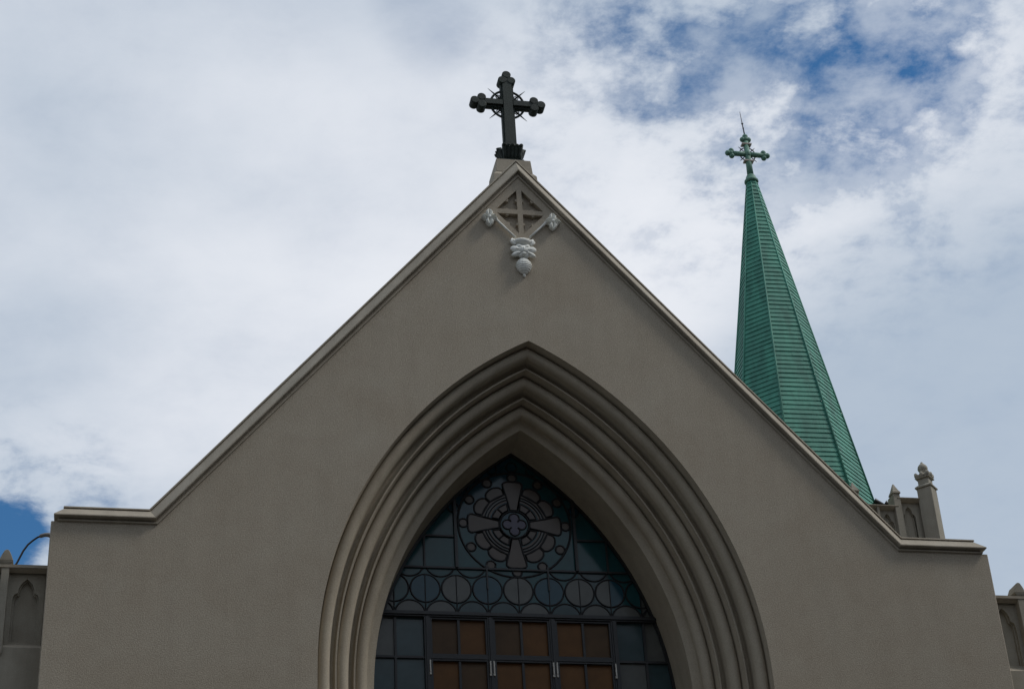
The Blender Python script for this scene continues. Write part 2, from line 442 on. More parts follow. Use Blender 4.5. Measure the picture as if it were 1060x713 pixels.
# arch mouldings: three stepped orders, each a sunk step, a fat roll and a cove
def order_profile(k):
    n0, y0 = k*0.342, k*0.362
    P = [(n0, y0), (n0+0.003, y0+0.10), (n0+0.006, y0+0.215)]                       # step soffit
    rc = 0.102; cn, cy = n0+0.112, y0+0.258
    for a in range(172, -31, -12): P.append((cn+rc*math.cos(R(a)), cy-rc*math.sin(R(a))))
    P += [(n0+0.203, y0+0.395), (n0+0.218, y0+0.465), (n0+0.250, y0+0.490), (n0+0.284, y0+0.470), (n0+0.302, y0+0.415), (n0+0.312, y0+0.380), (n0+0.314, y0+0.363), (n0+0.3418, y0+0.3618)]
    return P
def sweep(P, smooth=True):
    b = MB(); loops = [[(x, y, z) for x, z in arch_loop(n)] for n, y in P]
    k = len(loops[0])
    # keep the mitre at the apex crisp: two halves
    mid = k//2
    for lo, hi in ((0, mid), (mid, k-1)):
        wdt = hi-lo+1
        vs = [lp[j] for lp in loops for j in range(lo, hi+1)]
        b.add(vs, [(i*wdt+j, i*wdt+j+1, (i+1)*wdt+j+1, (i+1)*wdt+j) for i in range(len(P)-1) for j in range(wdt-1)], smooth)
    return b
def split_sharp(o, ang=38):
    md = o.modifiers.new('edges', 'EDGE_SPLIT'); md.split_angle = R(ang)
    return o
for k in range(3):
    P = order_profile(k)
    if k == 2:
        P = P[:-8] + [(0.684+0.205, 0.724+0.335), (0.684+0.222, 0.724+0.352), (0.684+0.25, 0.724+0.360), (0.684+0.30, 0.724+0.378), (1.036, 1.121)]
    ob = sweep(P).build('arch_moulding', 'mould', church)
    split_sharp(ob)
YW = 2.0
rv = sweep([(1.036, 1.121), (1.036, YW+0.12)]).build('arch_reveal', 'mould', church); split_sharp(rv)
sl = MB(); sl.add([(-3.75, 0.0, SILL), (3.75, 0.0, SILL), (3.75, YW+0.1, SILL+0.5), (-3.75, YW+0.1, SILL+0.5)], [(0, 1, 2, 3)])
sl.build('window_sill', 'cope', church)

# pedestal for the cross on the gable apex
pd = MB()
def frus(b, x0, x1, y0, y1, z0, X0, X1, Y0, Y1, z1):
    v = [(x0, y0, z0), (x1, y0, z0), (x1, y1, z0), (x0, y1, z0), (X0, Y0, z1), (X1, Y0, z1), (X1, Y1, z1), (X0, Y1, z1)]
    b.add(v, [(3, 2, 1, 0), (4, 5, 6, 7), (0, 1, 5, 4), (1, 2, 6, 5), (2, 3, 7, 6), (3, 0, 4, 7)])
PZ = 23.275
frus(pd, -0.44, 0.44, 0.16, 1.10, 22.3, -0.42, 0.42, 0.18, 1.08, 22.86)
frus(pd, -0.42, 0.42, 0.18, 1.08, 22.861, -0.36, 0.36, 0.24, 1.02, 22.96)
frus(pd, -0.36, 0.36, 0.24, 1.02, 22.961, -0.335, 0.335, 0.255, 1.0, PZ)
pd.build('cross_pedestal', 'cope', church, bevel=0.012)

# carved ornament under the tracery: two leaf finials on thin rods, a bowl, a leaf cluster and a pendant
def finial(cx, cz, sx):
    f = MB(); c = Vector((cx, -0.05, cz))
    for a, L, ww in ((90, 0.190, 0.070), (270, 0.190, 0.076), (0, 0.150, 0.066), (180, 0.150, 0.066)):
        d = Vector((math.cos(R(a)), 0, math.sin(R(a)))); sd = Vector((-d.z, 0, d.x))
        # a pointed leaf, hollow along its mid rib and curling at the tip
        prf = [(0.10, 0.35), (0.32, 0.80), (0.55, 1.0), (0.78, 0.62), (1.0, 0.05)]
        vs = []
        for tt, wk in prf:
            lift = 0.02+0.055*math.sin(PI*min(1, tt*0.9+0.05)); base = c+d*(L*tt); w_ = ww*wk
            vs += [base+sd*w_+Vector((0, 0.045, 0)), base+sd*w_*0.95+Vector((0, -lift*0.6, 0)), base+sd*w_*0.55+Vector((0, -lift, 0)), base+Vector((0, -lift*0.25, 0)), base-sd*w_*0.55+Vector((0, -lift, 0)), base-sd*w_*0.95+Vector((0, -lift*0.6, 0)), base-sd*w_+Vector((0, 0.045, 0))]
        f.add(vs, [(i*7+j, i*7+j+1, (i+1)*7+j+1, (i+1)*7+j) for i in range(4) for j in range(6)])
    f.ball((cx, -0.085, cz), 0.036, 0.03, 0.036, 10, 7)
    for a in (40, 140, 220, 320):
        f.ball((cx+0.088*math.cos(R(a)), -0.055, cz+0.088*math.sin(R(a))), 0.026, 0.035, 0.026, 10, 7)
    f.build('leaf_finial', 'ornament', church)
for sx in (-1, 1):
    finial(sx*0.597, 21.665, sx)
    rd = MB(); rd.tube([(sx*0.50, -0.035, 21.655), (sx*0.455, -0.04, 21.622), (sx*0.30, -0.035, 21.46), (sx*0.125, -0.04, 21.262)], [0.034, 0.026, 0.020, 0.022], 10)
    rd.ball((sx*0.475, -0.04, 21.64), 0.042, 0.04, 0.036)
    rd.build('carved_rod', 'ornament', church)
cb = MB()
half = [(0.001, 21.045), (0.05, 21.05), (0.085, 21.075), (0.105, 21.11), (0.15, 21.13), (0.178, 21.165), (0.182, 21.195), (0.165, 21.215), (0.145, 21.212), (0.12, 21.175), (0.001, 21.165)]
cb.lathe([(r, z) for r, z in half], (0, 0.0, 0), 24)
for sx in (-1, 1):
    cb.ball((sx*0.165, -0.05, 21.175), 0.055, 0.06, 0.06)
    cb.tube([(sx*0.10, -0.03, 21.13), (sx*0.17, -0.07, 21.12), (sx*0.205, -0.07, 21.17), (sx*0.185, -0.06, 21.235)], [0.03, 0.04, 0.035, 0.02], 8)
cb.xf(Matrix.Diagonal((1, 0.72, 1, 1)))
cb.build('corbel_bowl', 'ornament', church)
lc = MB()
for sx in (-1, 1):
    for ang, L, w_, t0 in ((12, 0.235, 0.075, 20.955), (-22, 0.23, 0.05, 20.935), (-52, 0.13, 0.05, 20.93), (40, 0.15, 0.05, 20.985)):
        d = Vector((sx*math.cos(R(ang)), 0, math.sin(R(ang)))); up = Vector((-d.z*sx, 0, d.x*sx)); c0 = Vector((0, -0.04, t0))
        M3 = Matrix((d, Vector((0, 1, 0)), up)).transposed()
        lc.ball(c0+d*L*0.55+Vector((0, -0.05, 0)), L*0.52, 0.06, w_, 12, 9, 0, M3)
        lc.tube([c0+d*0.03+Vector((0, -0.10, 0)), c0+d*L*0.55+Vector((0, -0.112, 0)), c0+d*L*1.02+Vector((0, -0.05, 0))], [0.016, 0.014, 0.006], 6)
for k in range(-3, 4):
    a = k*0.32
    lc.tube([(0.028*k*0.8, -0.10, 21.07), (0.030*k, -0.165+abs(k)*0.012, 20.99), (0.020*k, -0.15, 20.89)], [0.016, 0.026, 0.012], 8)
lc.ball((0, -0.10, 20.885), 0.065, 0.075, 0.04)
lc.lathe([(0.03, 20.86), (0.075, 20.87), (0.08, 20.89), (0.045, 20.905), (0.05, 20.97), (0.09, 21.05)], (0, -0.02, 0), 16)
lc.xf(Matrix.Diagonal((1, 0.72, 1, 1)))
lc.build('leaf_cluster', 'ornament', church)
dp = MB()
drop = [(0.001, 20.41), (0.018, 20.425), (0.030, 20.45), (0.022, 20.47), (0.06, 20.50), (0.10, 20.54), (0.132, 20.59), (0.148, 20.645), (0.142, 20.70), (0.118, 20.75), (0.085, 20.79), (0.05, 20.82), (0.045, 20.85)]
def ripple(p):
    out_ = []
    for i in range(len(p)-1):
        for q in range(6):
            t = q/6; r = p[i][0]*(1-t)+p[i+1][0]*t; z = p[i][1]*(1-t)+p[i+1][1]*t
            out_.append((r*(1+0.05*math.sin(z*165)), z))
    return out_+[p[-1]]
dp.lathe(ripple(drop), (0, -0.03, 0), 24)
dp.xf(Matrix.Diagonal((1, 0.72, 1, 1)))
dp.build('carved_pendant', 'ornament', church)

# nave behind the gable
nv_ = MB()
nv_.add([(-6.3, 1.2, Z0), (-6.3, 30, Z0), (-6.3, 30, 14.6), (-6.3, 1.2, 14.6)], [(0, 1, 2, 3)])
nv_.add([(6.3, 1.2, Z0), (6.3, 30, Z0), (6.3, 30, 14.6), (6.3, 1.2, 14.6)], [(3, 2, 1, 0)])
nv_.add([(-6.3, 30, Z0), (6.3, 30, Z0), (6.3, 30, 14.6), (0, 30, 22.0), (-6.3, 30, 14.6)], [(0, 1, 2, 3, 4)])
nv_.build('nave_wall', 'stucco', church)
rf = MB()
for sx in (-1, 1): rf.add([(0, 1.15, 22.05), (0, 30.2, 22.05), (sx*6.5, 30.2, 14.4), (sx*6.5, 1.15, 14.4)], [(0, 1, 2, 3)])
rf.build('nave_roof', 'roof', church)

# ------------------------------------------------------------------ stained glass window (a part of the church)
win = bpy.data.objects.new('stained_glass_window', None); COL.objects.link(win); win.parent = church
win.location = (0, YW, SILL); win['label'] = 'dark pointed stained glass window with a rose'
IN = AR-1.036
def half_w(z):                                        # half width of the opening at height z
    if z <= AZ: return IN-AC
    q = IN*IN-(z-AZ)**2
    return max(0.0, -AC+math.sqrt(q)) if q > 0 else 0.0
TOP = AZ+math.sqrt(IN*IN-AC*AC)
Z_T0, Z_T1 = 14.60, 14.70                             # transom
Z_B1 = 15.555                                         # bar under the rose
Z_B2 = 16.17
RC = (0.0, 16.45); RR = 1.035
XM = [-1.66, -0.553, 0.553, 1.66]
XT = [-2.21, -1.105, 0.0, 1.105, 2.21]
YG = YW+0.05                                          # glass plane
# glass: panes between the bars, each with its own tint
gl = MB()
def pane(x0, x1, z0, z1, tint, n=7):
    # clip to the pointed opening
    zt = min(z1, TOP)
    L, Rr = [], []
    for i in range(n+1):
        z = z0+(zt-z0)*i/n; h = half_w(z)+0.02
        a, b_ = max(x0, -h), min(x1, h)
        if b_-a < 0.004: continue
        L.append((a, z)); Rr.append((b_, z))
    if len(L) < 2: return
    poly = L+Rr[::-1]
    k = random.uniform(-0.0025, 0.0025); k2 = random.uniform(-0.002, 0.002)   # hand-set panes are never quite coplanar
    cx = (x0+x1)/2; cz = (z0+z1)/2
    gl.add([(x, YG+k*(x-cx)+k2*(z-cz), z) for x, z in poly], [tuple(range(len(poly)))], False, GL.index(tint))
cols = [-2.8, -2.21, -1.66, -1.105, -0.553, 0.0, 0.553, 1.105, 1.66, 2.21, 2.8]
rowsz = [SILL+0.4, 7.8, 8.48, 9.16, 9.84, 10.52, 11.2, 11.88, 12.56, 13.24, 13.865, 14.65]
for i in range(len(cols)-1):
    for j in range(len(rowsz)-1):
        if 2 <= i <= 7: tint = random.choice(['g_brown', 'g_brown', 'g_umber'])
        else: tint = random.choice(['g_slate', 'g_slate', 'g_grey'])
        pane(cols[i], cols[i+1], rowsz[j], rowsz[j+1], tint)
    for z0, z1 in ((14.65, Z_B1),): pane(cols[i], cols[i+1], z0, z1, 'g_grey' if i in (0, 9) else random.choice(['g_slate', 'g_teal']))
for x0, x1 in ((-2.6, -1.66), (-1.66, -1.09), (1.09, 1.66), (1.66, 2.6)):
    for z0, z1 in ((Z_B1, Z_B2), (Z_B2, 16.75), (16.75, 17.3)): pane(x0, x1, z0, z1, 'g_teal')
for x0, x1 in ((-1.09, 0), (0, 1.09)):
    for z0, z1 in ((Z_B1, 16.45), (16.45, 17.2), (17.2, 17.9)): pane(x0, x1, z0, z1, random.choice(['g_teal', 'g_blue']))
gl.build('leaded_glass', GL, win, recalc=False)

def clip_seg(pts):
    out_ = [[]]
    for p in pts:
        if abs(p[0]) < half_w(p[1])+0.03 and p[1] < TOP: out_[-1].append(p)
        elif out_[-1]: out_.append([])
    return [o for o in out_ if len(o) > 1]
def circ(c, r, a0=0, a1=360, n=28):
    return [(c[0]+r*math.cos(R(a0+(a1-a0)*i/n)), c[1]+r*math.sin(R(a0+(a1-a0)*i/n))) for i in range(n+1)]
def strip(b, pts, wdt, y0, y1):                       # flat came following a curve, standing y0..y1
    for s in clip_seg(pts):
        n = len(s); Lr = []
        for i in range(n):
            a = s[max(i-1, 0)]; c = s[min(i+1, n-1)]
            dx, dz = c[0]-a[0], c[1]-a[1]; d = math.hypot(dx, dz) or 1
            Lr.append(((s[i][0]-dz/d*wdt/2, s[i][1]+dx/d*wdt/2), (s[i][0]+dz/d*wdt/2, s[i][1]-dx/d*wdt/2)))
        vs = []
        for l, r_ in Lr: vs += [(l[0], y1, l[1]), (l[0]*0.7+r_[0]*0.3, y0, l[1]*0.7+r_[1]*0.3), (l[0]*0.3+r_[0]*0.7, y0, l[1]*0.3+r_[1]*0.7), (r_[0], y1, r_[1])]
        b.add(vs, [(i*4+j, i*4+j+1, (i+1)*4+j+1, (i+1)*4+j) for i in range(n-1) for j in range(3)])
def bars(pts, **k): return pts

# frame of the whole light, following the arch
fr = MB()
loopA = arch_loop(1.036, SILL+0.3); loopB = arch_loop(1.036+0.05, SILL+0.3)
k = len(loopA)
vs = [(x, YW-0.005, z) for x, z in loopA]+[(x, YW-0.005, z) for x, z in loopB]+[(x, YG, z) for x, z in loopB]
fr.add(vs, [(i, i+1, i+1+k, i+k) for i in range(k-1)]+[(k+i, k+i+1, 2*k+i+1, 2*k+i) for i in range(k-1)])
fr.build('window_frame', 'frame', win)
def hbar(z0, z1, y0, y1, b=None, x0=None, x1=None):
    h = min(half_w(z0), half_w(z1))+0.01
    b = b or MB(); b.box(-h if x0 is None else max(x0, -h), h if x1 is None else min(x1, h), y0, y1, z0, z1); return b
hb = hbar(Z_T0, Z_T1, YW-0.035, YG+0.01)
hbar(Z_T0+0.028, Z_T1-0.028, YW-0.06, YW-0.034, hb)
hb.build('transom', 'frame', win)
for x in XM:
    b = MB(); b.box(x-0.052, x+0.052, YW-0.03, YG+0.01, SILL+0.35, Z_T0-0.002); b.box(x-0.022, x+0.022, YW-0.052, YW-0.029, SILL+0.35, Z_T0-0.002)
    b.build('mullion', 'frame', win)
for x in (-1.09, 1.09):
    b = MB(); zt = AZ+math.sqrt(IN*IN-(abs(x)+AC)**2)+0.02
    b.box(x-0.026, x+0.026, YW-0.02, YG+0.01, Z_B1, zt); b.build('mullion', 'frame', win)
mt = MB()
for x in XT:
    zt = Z_T0 if abs(x) < 1.9 else Z_T0-0.002
    mt.box(x-0.021, x+0.021, YW+0.005, YG+0.012, SILL+0.35, zt)
for sx in (-1, 1):
    for j in range(1, len(rowsz)-1): mt.box(min(sx*1.712, sx*(half_w(rowsz[j])+0.01)), max(sx*1.712, sx*(half_w(rowsz[j])+0.01)), YW+0.008, YG+0.012, rowsz[j]-0.021, rowsz[j]+0.021)
    mt.box(min(sx*1.12, sx*(half_w(Z_B2)+.01)), max(sx*1.12, sx*(half_w(Z_B2)+.01)), YW+0.012, YG+0.012, Z_B2-0.017, Z_B2+0.017)
    mt.box(sx*1.66-0.016, sx*1.66+0.016, YW+0.01, YG+0.012, Z_B1, AZ+math.sqrt(IN*IN-(1.66+AC)**2)+0.02)
    mt.box(sx*0.553-0.014, sx*0.553+0.014, YW+0.012, YG+0.012, 15.17, Z_B1+0.08)
hbar(Z_B1-0.017, Z_B1+0.017, YW+0.011, YG+0.012, mt)
mt.build('glazing_bars', 'frame', win)
# casements: three lights of two rows, each with its own frame and a pair of latches
for c in (-1.1065, 0.0, 1.1065):
    b = MB(); xl, xr = c-0.501, c+0.501
    for z0, z1 in ((13.895, Z_T0-0.002), (13.24, 13.835), (12.56, 13.236)):
        for a in (xl, xr-0.034): b.box(a, a+0.034, YW-0.01, YG+0.011, z0, z1)
        b.box(xl+0.034, xr-0.034, YW-0.008, YG+0.011, z0, z0+0.034); b.box(xl+0.034, xr-0.034, YW-0.008, YG+0.011, z1-0.034, z1)
    b.box(xl, xr, YW-0.02, YG+0.011, 13.835, 13.895)
    b.build('casement', 'frame', win)
    for sx in (-1, 1):
        l = MB(); x = c+sx*0.522
        l.box(x-0.012, x+0.012, YW-0.072, YW-0.053, 13.57, 13.79); l.box(x-0.017, x+0.017, YW-0.062, YW-0.03, 13.53, 13.575)
        l.build('latch', 'latch', win, bevel=0.003)

# leaded pattern: band of circles over the transom
ld = MB(); tint = MB()
def poly_tint(P, t, y=None):
    P = [p for p in P]
    if all(abs(p[0]) < half_w(p[1])+0.02 and p[1] < TOP for p in P):
        y = YG-0.006 if y is None else y
        a = random.uniform(-0.006, 0.006); c_ = random.uniform(-0.006, 0.006)
        cx = sum(p[0] for p in P)/len(P); cz = sum(p[1] for p in P)/len(P)
        tint.add([(x, y+a*(x-cx)+c_*(z-cz), z) for x, z in P], [tuple(range(len(P)))], False, GL.index(t))
CW = 0.0
for i in range(-4, 5):
    x = i*0.5535
    t1 = 'g_blue' if i % 2 else 'g_grey'
    rr_ = 0.262; zc_ = 15.16
    for sx in (-1, 1):
        t2 = t1
        if i == 3: t2 = 'g_grey' if sx < 0 else 'g_blue'
        poly_tint([(x+sx*abs(px_-x), pz_) for px_, pz_ in circ((x, zc_), rr_, -90, 90, 14)], t2)
    strip(ld, circ((x, zc_), rr_), 0.038, YG-0.022, YG+0.004)
    strip(ld, [(x, 14.7), (x, 14.85), (x, 15.0), (x, 15.16), (x, 15.3), (x, 15.43)], 0.026, YG-0.021, YG+0.004)
for i in range(-5, 5):
    x = (i+0.5)*0.5535
    lo = [(p[0], max(p[1], 14.695)) for p in circ((x, 14.665), 0.268, 5, 175, 16)]
    poly_tint(lo, 'g_grey' if i in (-5, -4, 3, 4) or random.random() < 0.4 else 'g_slate')
    strip(ld, lo, 0.040, YG-0.0215, YG+0.004)
    up = circ((x, 15.655), 0.268, 200, 340, 14)
    if abs(x) > 0.4: strip(ld, up, 0.036, YG-0.0215, YG+0.004)
# the rose
rose = MB()
def ring(r, w_, a0=0, a1=360): strip(ld, circ(RC, r, a0, a1, 48), w_, YG-0.026, YG+0.004)
def pol(r, a): return (RC[0]+r*math.cos(R(a)), RC[1]+r*math.sin(R(a)))
def outlined(P, t, w_=0.032):
    poly_tint(P, t); strip(ld, list(P)+[P[0], P[1]], w_, YG-0.025, YG+0.004)
ring(RR, 0.046)
ring(0.265, 0.044)
for a in (0, 90, 180, 270):
    c = pol(0.125, a)
    lobe = circ(c, 0.092, a-138, a+138, 22)
    poly_tint(lobe, 'g_violet'); strip(ld, lobe, 0.034, YG-0.025, YG+0.004)
    # long tapered petal
    ca, sa = math.cos(R(a)), math.sin(R(a))
    PP = [(0.285, -0.068), (0.55, -0.125), (0.76, -0.180), (0.805, -0.182), (0.838, -0.155), (0.855, -0.10), (0.86, 0.0)]
    PP = PP+[(x, -y) for x, y in PP[-2::-1]]
    outlined([(RC[0]+x*ca-y*sa, RC[1]+x*sa+y*ca) for x, y in PP], 'g_rose', 0.042)
    # quarter between the petals
    b0 = a+13.5
    for k_ in (0, 1):
        q0, q1 = a+17+k_*28.5, a+17+k_*28.5+27.5
        outlined([pol(0.30, q0+4*(1-k_)), pol(0.30, q1-4*k_)]+[pol(0.425, q1-(q1-q0)*i/5) for i in range(6)], 'g_rose', 0.036)
    for r_ in (0.475, 0.525, 0.585):
        P = [pol(r_-0.018, a+14+62*i/10) for i in range(11)]+[pol(r_+0.018, a+76-62*i/10) for i in range(11)]
        poly_tint(P, 'g_rose' if r_ != 0.525 else 'g_grey'); ring(r_+0.025, 0.028, a+13, a+77)
    for k_ in (0, 1):
        am = a+30+30*k_; q0, q1 = am-14.0, am+14.0
        P = [pol(0.615, q0), pol(0.72, q0-0.2)]+[pol(0.72+0.085*math.sin(R(180*i/8))**0.6, q0+(q1-q0)*i/8) for i in range(1, 8)]+[pol(0.72, q1+0.2), pol(0.615, q1)]
        outlined(P, 'g_rose', 0.042)
for k_ in range(12):
    outlined(circ(pol(0.935, k_*30), 0.082, 0, 345, 20), 'g_rose', 0.042)
poly_tint(circ(RC, 0.085, 0, 345, 16), 'g_violet')
for k_ in range(9):                                    # outer roundels up in the head
    a = 15+k_*18.75
    outlined(circ(pol(1.15, a), 0.095, 0, 345, 18), 'g_blue', 0.026)
tint.build('rose_glass', GL, win, recalc=False)
ld.build('lead_tracery', 'lead', win, recalc=False)
# near-black sheet behind the glass paints in the dark nave and closes gaps
bk = MB(); bk.quad((-2.95, YG+0.05, SILL+0.2), (2.95, YG+0.05, SILL+0.2), (2.95, YG+0.05, 18.0), (-2.95, YG+0.05, 18.0)); bk.build('dark_nave_backing', 'lead', win)

# ------------------------------------------------------------------ trefoil-headed sunk panels
def trefoil(cx, w_, zb, zsp, zt):
    h = zt-zsp
    Rt = [(w_, zb), (w_, zsp-0.02*h), (w_*0.97, zsp+0.18*h), (w_*0.86, zsp+0.32*h), (w_*0.66, zsp+0.37*h), (w_*0.60, zsp+0.40*h), (w_*0.60, zsp+0.46*h), (w_*0.56, zsp+0.60*h), (w_*0.42, zsp+0.78*h), (w_*0.2, zsp+0.91*h)]
    return [(cx+x, z) for x, z in Rt]+[(cx, zt)]+[(cx-x, z) for x, z in Rt[::-1]]
def blind_bay(x0, x1, zb, zt, y, arch, depth=0.05):
    b = MB(); b.sheet([(x0, zb), (x1, zb), (x1, zt), (x0, zt)], [arch], y)
    b.reveal(arch, y, y+depth)
    cx = arch[len(arch)//2][0]
    inner = [(cx+(x-cx)*0.86, z-(0.02 if z > arch[0][1]+0.01 else -0.02)) for x, z in arch]
    n = len(arch)
    b.add([(x, y+depth, z) for x, z in arch]+[(x, y+depth, z) for x, z in inner], [(i, (i+1) % n, (i+1) % n+n, i+n) for i in range(n)])
    b.reveal(inner, y+depth, y+depth*1.8)
    b.add([(x, y+depth*1.8, z) for x, z in inner], [tuple(range(n))])
    return b

# ------------------------------------------------------------------ side wings either side of the front
WY = 0.4
def wing(sx, label):
    tg = thing('side_wing', label, 'church wing', (sx*8.0, WY, Z0), 'side wings beside the church front')
    XE = 15.0; bay = 0.69
    zb, ztop = 13.21, 14.545
    X = lambda a: sx*a
    b = MB()
    lo, hi = sorted((X(7.9), X(XE)))
    b.box(lo, hi, WY, WY+0.5, Z0, zb); b.box(lo, hi, WY+0.25, WY+0.5, zb, ztop)
    b.box(lo, hi, WY+0.5, 24, Z0, 13.6)
    b.build('wall', 'cast', tg)
    c = MB()
    def cprof(o0, o1, z): return [(lo, WY+o0, z), (hi, WY+o0, z), (hi, WY+o1, z), (lo, WY+o1, z)]
    vs = cprof(0.06, .55, 14.49)+cprof(0.0, .55, 14.535)+cprof(-0.03, .55, 14.55)+cprof(-0.03, .55, 14.60)+cprof(0.08, .5, 14.645)
    c.add(vs, [(i*4+j, i*4+(j+1) % 4, (i+1)*4+(j+1) % 4, (i+1)*4+j) for i in range(4) for j in range(4)]+[(16, 17, 18, 19)])
    c.build('coping', 'cope', tg)
    s_ = MB(); s_.add([(lo, WY-0.0, zb), (hi, WY, zb), (hi, WY+0.11, zb+0.09), (lo, WY+0.11, zb+0.09)], [(0, 1, 2, 3)]); s_.build('panel_sill', 'cope', tg)
    k = 0
    xp = 7.97
    while xp < XE-0.4:
        if k > 0:
            p = MB(); cx = X(xp)
            p.box(cx-0.062, cx+0.062, WY-0.02, WY+0.3, zb-0.10, 14.62)
            p.add([(cx-0.062, WY-0.02, zb-0.10), (cx+0.062, WY-0.02, zb-0.10), (cx+0.062, WY+0.001, zb-0.16), (cx-0.062, WY+0.001, zb-0.16)], [(0, 1, 2, 3)])
            frus(p, cx-0.07, cx+0.07, WY-0.03, WY+0.30, 14.60, cx-0.112, cx+0.112, WY-0.045, WY+0.30, 14.66)
            # gabled cap
            p.prism([(cx-0.112, 14.661), (cx+0.112, 14.661), (cx+0.075, 14.76), (cx+0.035, 14.842), (cx, 14.856), (cx-0.035, 14.842), (cx-0.075, 14.76)], WY-0.04, WY+0.28)
            p.build('pilaster', 'cast', tg, bevel=0.01)
        cx0, cx1 = xp+0.062, xp+bay-0.062
        ctr = X((cx0+cx1)/2)
        A = trefoil(ctr, 0.205, 13.335, 14.02, 14.41)
        x0_, x1_ = sorted((X(cx0), X(cx1)))
        blind_bay(x0_, x1_, zb, 14.50, WY+0.10, A, 0.05).build('sunk_panel', 'cast', tg)
        xp += bay; k += 1
    return tg
wing(-1, 'beige side wing left of the gable, with a gooseneck lamp above its parapet')
wing(1, 'beige side wing at the right edge, stepped back below the tower')

# ------------------------------------------------------------------ tower with copper spire
TX, TY, TH = 7.852, 8.0, 2.11
YF = TY-TH
tower = thing('bell_tower', 'beige bell tower with panelled parapet and tall green copper spire', 'tower', (TX, TY, Z0))
b = MB(); b.box(TX-TH, TX+TH, YF, TY+TH, Z0, 18.1)
b.build('tower_shaft', 'cast', tower)
b = MB(); b.box(TX-TH+0.3, TX+TH-0.3, YF+0.3, TY+TH-0.3, 18.101, 18.2); b.build('roof_deck', 'roof', tower)
ZL, ZH = 19.15, 19.345
def rot_side(k): return Matrix.Translation((TX, TY, 0)) @ Matrix.Rotation(k*PI/2, 4, 'Z')
def side_piece(b, k): b.xf(rot_side(k)); return b
